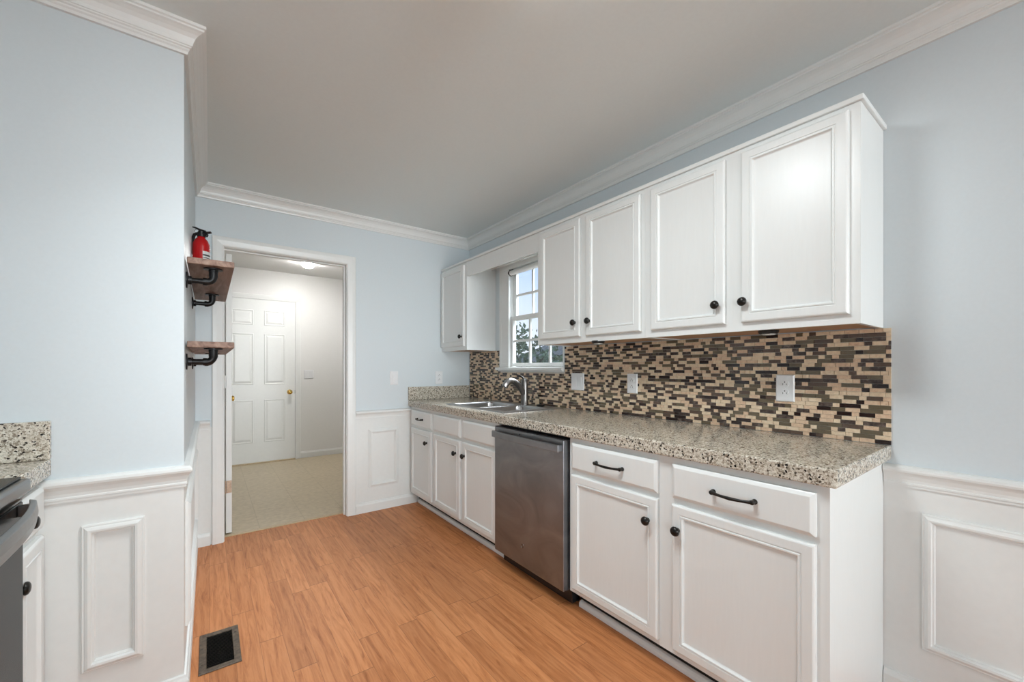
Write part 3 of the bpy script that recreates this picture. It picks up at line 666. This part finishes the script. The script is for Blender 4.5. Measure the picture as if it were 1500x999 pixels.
MB().lathe([(0.031, 0.0), (0.031, 0.006), (0.029, 0.010), (0.027, 0.03), (0.026, 0.09), (0.026, 0.135), (0.026, 0.15), (0.0255, 0.180), (0.020, 0.194), (0.008, 0.200)], FX, FY, zr, 'c', 24).build('body', M['chrome'], root, smooth=True)
sp_ = [(FX - 0.004, FY, zr + 0.075), (FX - 0.032, FY, zr + 0.118), (FX - 0.066, FY, zr + 0.155), (FX - 0.100, FY, zr + 0.178), (FX - 0.132, FY, zr + 0.184), (FX - 0.155, FY, zr + 0.176), (FX - 0.172, FY, zr + 0.160)]
so = MB().tube(sp_, [0.022, 0.0225, 0.0225, 0.022, 0.0215, 0.021, 0.021], 16).build('spout', M['chrome'], root, smooth=True)
MB().tube([(FX - 0.118, FY, zr + 0.183), (FX - 0.140, FY, zr + 0.184), (FX - 0.162, FY, zr + 0.173), (FX - 0.182, FY, zr + 0.153), (FX - 0.190, FY, zr + 0.140)], [0.0225, 0.024, 0.0245, 0.024, 0.021], 16).build('spray_head', M['steel'], so, smooth=True)
MB().tube([(FX - 0.004, FY + 0.002, zr + 0.190), (FX - 0.008, FY + 0.012, zr + 0.206), (FX - 0.022, FY + 0.036, zr + 0.221), (FX - 0.040, FY + 0.062, zr + 0.230)], [0.013, 0.012, 0.009, 0.0065], 12, flat=0.7).build('lever', M['bronze'], root, smooth=True)
tag(MB().lathe([(0.024, 0.0), (0.030, 0.003), (0.033, 0.008), (0.030, 0.012), (0.012, 0.014), (0.009, 0.022), (0.004, 0.025)], 1.946, 2.265, zr + 0.0003, 'c', 22).build('drain_stopper', M['bronze'], None, smooth=True), 'dark round drain stopper lying on the sink rim right of faucet', 'stopper')

# ------------------------------------------------------------------ dishwasher
DWY0, DWY1, DWX = 1.463, 2.066, 1.405
root = thing('dishwasher', (BF, (DWY0 + DWY1) / 2, 0), 'dark stainless dishwasher between the sink cabinet and the near cabinets', 'dishwasher')
MB().box(1.455, 2.00, DWY0 + 0.002, DWY1 - 0.002, 0.095, 0.856).build('tub', M['black'], root)
MB().box(1.47, 1.50, DWY0 + 0.004, DWY1 - 0.004, 0.012, 0.094).build('toe_panel', M['black'], root, bevel=0.002)
for y in (DWY0 + 0.03, DWY1 - 0.03): MB().lathe([(0.014, 0), (0.014, 0.008), (0.006, 0.012), (0.006, 0.09)], 1.53, y, 0.0005, 'c', 10).build('foot', M['black'], root)
dr = MB().box(DWX, 1.454, DWY0, DWY1, 0.092, 0.843).build('door', M['dark'], root, bevel=0.004, seg=2)
MB().box(DWX + 0.004, 1.454, DWY0 + 0.001, DWY1 - 0.001, 0.8435, 0.8475).build('control_strip', M['black'], dr)
MB(faceR(DWX)).lathe([(0.0045, 0.0), (0.0045, 0.0006), (0.002, 0.0008)], -1.815, 0.826, 0.0, 'c', 12).build('indicator', M['black'], dr)
hb = MB(); N_ = 14
row0 = []
for k in range(N_ + 1):
    s_ = -1 + 2 * k / N_; y = (DWY0 + DWY1) / 2 + s_ * 0.292; bow = 0.010 * (1 - s_ * s_)
    x1 = DWX - 0.030 - bow
    row0.append([hb.pt(x1, y, 0.785), hb.pt(x1 + 0.012, y, 0.785), hb.pt(x1 + 0.012, y, 0.822), hb.pt(x1, y, 0.822)])
for p, q in zip(row0, row0[1:]):
    for k in range(4): hb.face([p[k], p[(k + 1) % 4], q[(k + 1) % 4], q[k]])
hb.face(row0[0]); hb.face(row0[-1])
for s_ in (-1, 1):
    y = (DWY0 + DWY1) / 2 + s_ * 0.284; hb.box(DWX - 0.022, DWX + 0.001, y - 0.008, y + 0.008, 0.787, 0.820)
o = hb.build('handle', M['dark'], dr, bevel=0.003); 
bd = MB(faceR(DWX)).lathe([(0.0125, 0.0), (0.0125, 0.0018), (0.0108, 0.0024), (0.0100, 0.0012), (0.001, 0.0012)], -1.790, 0.207, 0.0, 'c', 28).build('badge', M['chrome'], dr, smooth=True)
def text_mesh(s_, size, fr, a, b, c, name, m, parent):
    cu = bpy.data.curves.new('lettering', 'FONT'); cu.body = s_; cu.size = size; cu.align_x = 'CENTER'; cu.align_y = 'CENTER'; cu.extrude = 0.0002
    to = bpy.data.objects.new('lettering', cu); C.objects.link(to)
    dg = bpy.context.evaluated_depsgraph_get(); me = bpy.data.meshes.new_from_object(to.evaluated_get(dg))
    bpy.data.objects.remove(to); bpy.data.curves.remove(cu)
    off = parent_loc(parent)
    for v in me.vertices: v.co = fr(a + v.co.x, b + v.co.y, c + v.co.z) - off
    me.materials.clear(); me.materials.append(m); me.name = name
    o = bpy.data.objects.new(name, me); C.objects.link(o); o.parent = parent; return o
text_mesh('GE', 0.0095, faceR(DWX), -1.790, 0.207, 0.0013, 'monogram', M['steel'], bd)
text_mesh('GE', 0.013, faceR(DWX), -2.025, 0.828, 0.0003, 'lettering', M['steel'], dr)

# ------------------------------------------------------------------ range and its neighbour
root = thing('range', (-0.72, 1.285, 0), 'black glass and stainless range cut off by the left edge', 'range')
RY0, RY1 = 0.905, 1.672
MB().box(LB + 0.01, -0.435, RY0 + 0.002, RY1 - 0.002, 0.02, 0.868).build('body', M['black'], root)
for x in (-0.95, -0.50):
    for y in (RY0 + 0.06, RY1 - 0.06): MB().lathe([(0.018, 0), (0.018, 0.02)], x, y, 0.0005, 'c', 10).build('foot', M['black'], root)
ck = MB().box(LB + 0.012, -0.388, RY0, RY1, 0.8685, 0.905).build('cooktop_frame', M['rsteel'], root, bevel=0.008, seg=3)
gt = MB().box(LB + 0.03, -0.405, RY0 + 0.006, RY1 - 0.006, 0.9055, 0.911).build('cooktop_glass', M['oven'], root, bevel=0.002)
for x, y, r_ in ((-0.56, 1.48, 0.10), (-0.56, 1.10, 0.085), (-0.85, 1.48, 0.085), (-0.85, 1.10, 0.10)):
    b_ = MB(); n = 36
    a_ = [b_.pt(x + r_ * math.cos(2 * math.pi * k / n), y + r_ * math.sin(2 * math.pi * k / n), 0.9113) for k in range(n)]
    c_ = [b_.pt(x + (r_ - 0.003) * math.cos(2 * math.pi * k / n), y + (r_ - 0.003) * math.sin(2 * math.pi * k / n), 0.9113) for k in range(n)]
    for k in range(n): b_.face([a_[k], a_[(k + 1) % n], c_[(k + 1) % n], c_[k]])
    b_.build('burner_ring', M['rsteel'], gt, fixn=False)
od = MB().box(-0.4345, -0.402, RY0 + 0.004, RY1 - 0.004, 0.19, 0.845).build('oven_door', M['oven'], root, bevel=0.004)
MB().box(-0.4345, -0.404, RY0 + 0.004, RY1 - 0.004, 0.846, 0.851).build('door_top_trim', M['rsteel'], od)
MB().box(-0.4345, -0.404, RY0 + 0.004, RY1 - 0.004, 0.03, 0.18).build('storage_drawer', M['rsteel'], root, bevel=0.004)
hb = MB(); rows = []; N_ = 22; yc = (RY0 + RY1) / 2
for k in range(N_ + 1):
    s_ = -1 + 2 * k / N_; y = yc + s_ * 0.352; out = 0.030 + 0.036 * (1 - abs(s_) ** 2.6)
    x1 = -0.402 + out
    rows.append([hb.pt(x1 - 0.013, y, 0.800), hb.pt(x1, y, 0.804), hb.pt(x1 + 0.003, y, 0.826), hb.pt(x1, y, 0.849), hb.pt(x1 - 0.013, y, 0.853)])
for p, q in zip(rows, rows[1:]):
    for k in range(5): hb.face([p[k], p[(k + 1) % 5], q[(k + 1) % 5], q[k]])
hb.face(rows[0]); hb.face(rows[-1])
for s_ in (-1, 1): hb.box(-0.402, -0.377, yc + s_ * 0.342 - 0.008, yc + s_ * 0.342 + 0.008, 0.812, 0.842)
hb.build('handle', M['rsteel'], od, bevel=0.002)

root = thing('base_cabinet', (-0.43, 1.795, 0), 'slim white base cabinet squeezed between range and near-left wall', 'cabinet', GB)
y0, y1, XF = 1.680, 1.9125, -0.430
b_ = MB(); b_.box(LB + 0.01, XF - 0.018, y0, y0 + 0.014, 0.097, 0.86); b_.box(LB + 0.01, XF - 0.018, y1 - 0.014, y1, 0.097, 0.86); b_.box(LB + 0.01, XF - 0.018, y0 + 0.014, y1 - 0.014, 0.097, 0.11)
b_.box(XF - 0.018, XF, y0, y0 + 0.03, 0.097, 0.86); b_.box(XF - 0.018, XF, y1 - 0.03, y1, 0.097, 0.86)
for a, c in ((0.097, 0.145), (0.675, 0.715), (0.822, 0.86)): b_.box(XF - 0.018, XF, y0 + 0.03, y1 - 0.03, a, c)
b_.build('carcass', M['cab'], root)
MB().box(XF - 0.09, XF - 0.075, y0, y1, 0, 0.097).build('toe_kick', M['toe'], root)
fl = faceL(XF)
dw = MB(fl).rings(y0 + 0.012, y1 - 0.018, 0.704, 0.834, DRAW).build('drawer_front', M['cab'], root, fixn=False)
MB(faceL(XF + 0.019)).lathe(FLATKNOB, 1.790, 0.750, 0, 'c', 18).build('knob', M['bronze'], dw, smooth=True)
dr = MB(fl).rings(y0 + 0.012, y1 - 0.018, 0.122, 0.681, DOOR).build('door', M['cab'], root, fixn=False)
MB(faceL(XF + 0.019)).lathe(FLATKNOB, 1.713, 0.590, 0, 'c', 18).build('knob', M['bronze'], dr, smooth=True)
tag(MB().box(LB + 0.001, -0.402, 1.676, YL - 0.0005, 0.8605, CT).build('worktop', M['granite'], bevel=0.006, seg=3), 'small granite worktop piece beside the range at left edge', 'worktop')
tag(MB().box(LB + 0.001, -0.402, YL - 0.022, YL - 0.0005, CT + 0.0005, 1.035).build('side_splash', M['granite'], bevel=0.003), 'granite side splash against the near-left blue wall', 'backsplash')

# ------------------------------------------------------------------ pipe shelves and extinguisher
def pipe_bracket(y, zs, label, group):
    """zs = underside of the board"""
    xe = 0.014; zp = zs - 0.055
    root = thing('pipe_bracket', (LW, y, zp), label, 'bracket', group)
    f1 = MB(faceL(LW)).lathe([(0.032, 0.0), (0.032, 0.005), (0.017, 0.007), (0.0165, 0.018)], y, zp, 0.0003, 'c', 22).build('wall_flange', M['blackpipe'], root, smooth=True)
    MB().tube([(LW + 0.010, y, zp), (xe - 0.028, y, zp)], 0.0108, 14).build('pipe', M['blackpipe'], root, smooth=True)
    pts = []
    for k in range(7):
        a = math.radians(90 * k / 6); pts.append((xe - 0.022 + 0.022 * math.sin(a), y, zp + 0.022 - 0.022 * math.cos(a)))
    pts = [(xe - 0.034, y, zp)] + pts + [(xe, y, zp + 0.042)]
    el = MB().tube(pts, [0.0155, 0.0155] + [0.0138] * 5 + [0.0155, 0.0155], 16).build('elbow', M['blackpipe'], root, smooth=True)
    MB().lathe([(0.0165, -0.014), (0.0165, -0.006), (0.032, -0.0052), (0.032, -0.0003)], xe, y, zs, 'c', 22).build('shelf_flange', M['blackpipe'], root, smooth=True)
for zs, nm, gp in ((1.606, 'upper', 'pipe brackets under the upper shelf'), (1.282, 'lower', 'pipe brackets under the lower shelf')):
    b_ = MB().box(LW + 0.006, 0.082, 1.995, 3.05, zs, zs + 0.024)
    tag(b_.build('wall_shelf', M['walnut'], bevel=0.0025), ('walnut board shelf under the red extinguisher' if nm == 'upper' else 'lower empty walnut board shelf on black pipe brackets'), 'shelf', 'walnut shelves on the recess wall')
    pipe_bracket(2.06, zs, 'black pipe bracket under near end of the %s walnut shelf' % nm, gp)
    pipe_bracket(2.78, zs, 'black pipe bracket under far end of the %s walnut shelf' % nm, gp)
EX, EY, EZ = -0.0335, 2.72, 1.6305
root = thing('fire_extinguisher', (EX, EY, EZ), 'small red fire extinguisher standing on the upper walnut shelf', 'extinguisher')
cy_ = MB().lathe([(0.034, 0.0), (0.0378, 0.004), (0.0378, 0.212), (0.036, 0.228), (0.030, 0.245), (0.021, 0.257), (0.0165, 0.262), (0.0155, 0.272)], EX, EY, EZ, 'c', 28).build('cylinder', M['red'], root, smooth=True)
# label wrapped on the side facing the room
b_ = MB(); n = 10; a0, a1 = math.radians(-80), math.radians(-5)
for z0, z1, mi, rad in ((0.05, 0.186, 0, 0.0381), (0.150, 0.154, 1, 0.0383), (0.115, 0.118, 1, 0.0383), (0.125, 0.128, 1, 0.0383), (0.162, 0.170, 1, 0.0383)):
    ring = [[b_.pt(EX + rad * math.cos(a0 + (a1 - a0) * k / n), EY + rad * math.sin(a0 + (a1 - a0) * k / n), EZ + zz) for k in range(n + 1)] for zz in (z0, z1)]
    for k in range(n): b_.face([ring[0][k], ring[0][k + 1], ring[1][k + 1], ring[1][k]], mi)
o = b_.build('instruction_label', [M['paper'], M['ink']], cy_, fixn=False); o['label'] = 'white printed label'
hx = lambda u, v_, z_: (EX + u * 0.86 + v_ * 0.5, EY - u * 0.5 + v_ * 0.86, EZ + z_)
b_ = MB().lathe([(0.019, 0.266), (0.019, 0.278), (0.014, 0.280), (0.014, 0.296), (0.010, 0.300)], EX, EY, EZ, 'c', 16)
b_.tube([hx(0.008, 0, 0.284), hx(0.030, 0, 0.274)], [0.010, 0.009], 10)
hd = b_.build('valve_head', M['black'], root, smooth=True)
MB().tube([hx(-0.008, 0, 0.293), hx(0.020, 0, 0.288), hx(0.048, 0, 0.292)], [0.010, 0.009, 0.008], 10, flat=0.6).build('carry_handle', M['black'], hd, smooth=True)
MB().tube([hx(0.022, 0, 0.296), hx(-0.004, 0, 0.303), hx(-0.026, 0, 0.314), hx(-0.042, 0, 0.318)], [0.009, 0.010, 0.008, 0.005], 10, flat=0.55).build('squeeze_lever', M['black'], hd, smooth=True)
MB().tube([hx(-0.024 + 0.010 * math.cos(t_), 0.004, 0.298 + 0.012 * math.sin(t_)) for t_ in [2 * math.pi * k / 16 for k in range(17)]], 0.0013, 6).build('pull_pin_ring', M['chrome'], hd, smooth=True)
MB().tube([hx(0.0, -0.012, 0.284), hx(-0.026, -0.012, 0.275), hx(-0.040, -0.006, 0.25), hx(-0.0445, 0, 0.22), hx(-0.0455, 0, 0.175)], [0.008, 0.008, 0.008, 0.008, 0.0095], 10).build('hose', M['black'], hd, smooth=True)

# ------------------------------------------------------------------ floor register
VX0, VX1, VY0, VY1 = -0.034, 0.108, 2.0, 2.29
root = thing('floor_register', ((VX0 + VX1) / 2, (VY0 + VY1) / 2, 0), 'worn brown metal floor register by the near-left wall', 'vent')
b_ = MB().rings(VX0, VX1, VY0, VY1, [(0, 0.0002), (0, 0.003), (0.003, 0.006), (0.024, 0.006), (0.026, 0.003), (0.026, 0.0006)], fill=False)
fr2 = b_.build('frame', M['vent'], root)
MB().box(VX0 + 0.025, VX1 - 0.025, VY0 + 0.025, VY1 - 0.025, 0.0003, 0.0008).build('duct_shade_sheet', M['ductshade'], root)  # flat near-black sheet: shade inside the duct is put into its colour
y = VY0 + 0.033
while y < VY1 - 0.03:
    b_ = MB(); x0, x1 = VX0 + 0.026, VX1 - 0.026
    q = [b_.pt(x0, y - 0.0030, 0.0056), b_.pt(x1, y - 0.0030, 0.0056), b_.pt(x1, y + 0.0022, 0.0022), b_.pt(x0, y + 0.0022, 0.0022), b_.pt(x0, y - 0.0022, 0.0044), b_.pt(x1, y - 0.0022, 0.0044), b_.pt(x1, y + 0.0022, 0.0012), b_.pt(x0, y + 0.0022, 0.0012)]
    for f_ in ((0, 1, 2, 3), (7, 6, 5, 4), (0, 4, 5, 1), (2, 6, 7, 3), (0, 3, 7, 4), (1, 5, 6, 2)): b_.face([q[k] for k in f_])
    b_.build('louvre', M['vent'], root); y += 0.0105
for x, y in ((VX0 + 0.012, VY0 + 0.06), (VX1 - 0.012, VY1 - 0.06)): MB().lathe([(0.005, 0.0055), (0.004, 0.0075), (0.001, 0.008)], x, y, 0, 'c', 10).build('screw', M['vent'], root)

# ------------------------------------------------------------------ lamps
root = thing('ceiling_lamp', (0.70, 0.85, CEIL), 'round dome ceiling lamp over the kitchen floor', 'lamp')
MB().lathe([(0.16, -0.0005), (0.16, -0.02), (0.15, -0.026)], 0.70, 0.85, CEIL, 'c', 32).build('base', M['white'], root, smooth=True)
MB().lathe([(0.148, -0.0262), (0.145, -0.05), (0.125, -0.075), (0.085, -0.095), (0.03, -0.104), (0.005, -0.105)], 0.70, 0.85, CEIL, 'c', 32).build('dome', M['lampk'], root, smooth=True)
disk('kitchen_lamp_light', (0.70, 0.85, CEIL - 0.115), 0.36, POW['kitchen'], (0.905, 0.975, 1.0))
root = thing('added_downlight', (0.35, 1.20, CEIL), 'added unseen downlight brightening the base cabinets and floor', 'lamp')  # out-of-frame downlight added to lift the base doors and floor
MB().lathe([(0.085, -0.0005), (0.085, -0.004), (0.066, -0.008), (0.064, -0.003)], 0.35, 1.20, CEIL, 'c', 28).build('trim_ring', M['white'], root, smooth=True)
l_ = disk('added_downlight_fill', (0.35, 1.20, CEIL - 0.010), 0.12, POW['downfill'], (0.905, 0.975, 1.0)); l_.data.spread = math.radians(118)
root = thing('laundry_lamp', (0.93, 5.25, CEIL), 'small lit ceiling lamp in the laundry room seen through the doorway', 'lamp')
MB().lathe([(0.085, -0.0005), (0.085, -0.012), (0.078, -0.016)], 0.93, 5.25, CEIL, 'c', 28).build('base', M['steel'], root, smooth=True)
MB().lathe([(0.074, -0.0162), (0.068, -0.04), (0.05, -0.062), (0.02, -0.072), (0.004, -0.073)], 0.93, 5.25, CEIL, 'c', 28).build('dome', M['lampl'], root, smooth=True)
disk('laundry_lamp_light', (0.93, 5.25, CEIL - 0.085), 0.13, POW['laundry'], (1.0, 0.98, 0.95))

# ------------------------------------------------------------------ outside
struct(MB().box(R + 0.6, 60, -20, 60, -2.1, -2.0).build('ground_outside', M['lawn']))
root = thing('neighbour_house', (12.5, 11.5, -2.0), 'grey-roofed house seen low through the sink window', 'house')
MB().box(9.5, 16.5, 9.0, 15.5, -2.0, 0.75).build('walls', M['siding'], root)
b_ = MB(); i = [b_.pt(9.1, 8.6, 0.75), b_.pt(16.9, 8.6, 0.75), b_.pt(16.9, 15.9, 0.75), b_.pt(9.1, 15.9, 0.75), b_.pt(11.5, 12.2, 2.35), b_.pt(14.5, 12.2, 2.35)]
for f_ in ((0, 1, 5, 4), (1, 2, 5), (2, 3, 4, 5), (3, 0, 4), (0, 3, 2, 1)): b_.face([i[k] for k in f_])
b_.build('hip_roof', M['roofs'], root)
def tree(x, y, zt, rad, seed, label, nleaf):
    rg = random.Random(seed); root = thing('tree', (x, y, -2.0), label, 'tree', 'trees outside the sink window')
    b_ = MB(); b_.tube([(x, y, -2.0), (x + 0.05, y, -0.8), (x, y + 0.05, zt - rad * 1.2)], [0.14, 0.10, 0.06], 8)
    for k in range(7):
        a = 2 * math.pi * k / 7; b_.tube([(x, y, zt - rad * 2.0 + 0.1 * k), (x + 0.5 * rad * math.cos(a), y + 0.5 * rad * math.sin(a), zt - rad * 1.1 + 0.08 * k), (x + 0.8 * rad * math.cos(a), y + 0.8 * rad * math.sin(a), zt - rad * 0.6)], [0.04, 0.025, 0.01], 6)
    b_.build('trunk', M['bark'], root, smooth=True)
    b_ = MB()
    for k in range(nleaf):
        v = Vector((rg.gauss(0, 1), rg.gauss(0, 1), rg.gauss(0, 1))).normalized() * (rg.random() ** 0.45)
        c_ = Vector((x, y, zt - rad)) + Vector((v.x * rad, v.y * rad, v.z * rad * 1.1)); u = Vector((rg.gauss(0, 1), rg.gauss(0, 1), rg.gauss(0, 1))).normalized(); w2 = u.cross(Vector((rg.gauss(0, 1), rg.gauss(0, 1), rg.gauss(0, 1)))).normalized(); s_ = 0.07 + 0.07 * rg.random()
        q = [b_.pt(*(c_ + u * s_)), b_.pt(*(c_ + w2 * s_ * 0.5)), b_.pt(*(c_ - u * s_)), b_.pt(*(c_ - w2 * s_ * 0.5))]; b_.face(q)
    b_.build('foliage', M['leaf'], root, fixn=False)
tree(7.6, 9.3, 2.35, 1.25, 3, 'leafy tree outside the left part of the sink window', 900)
tree(8.2, 11.8, 3.1, 1.2, 5, 'taller thin tree outside, seen between the window bars', 420)
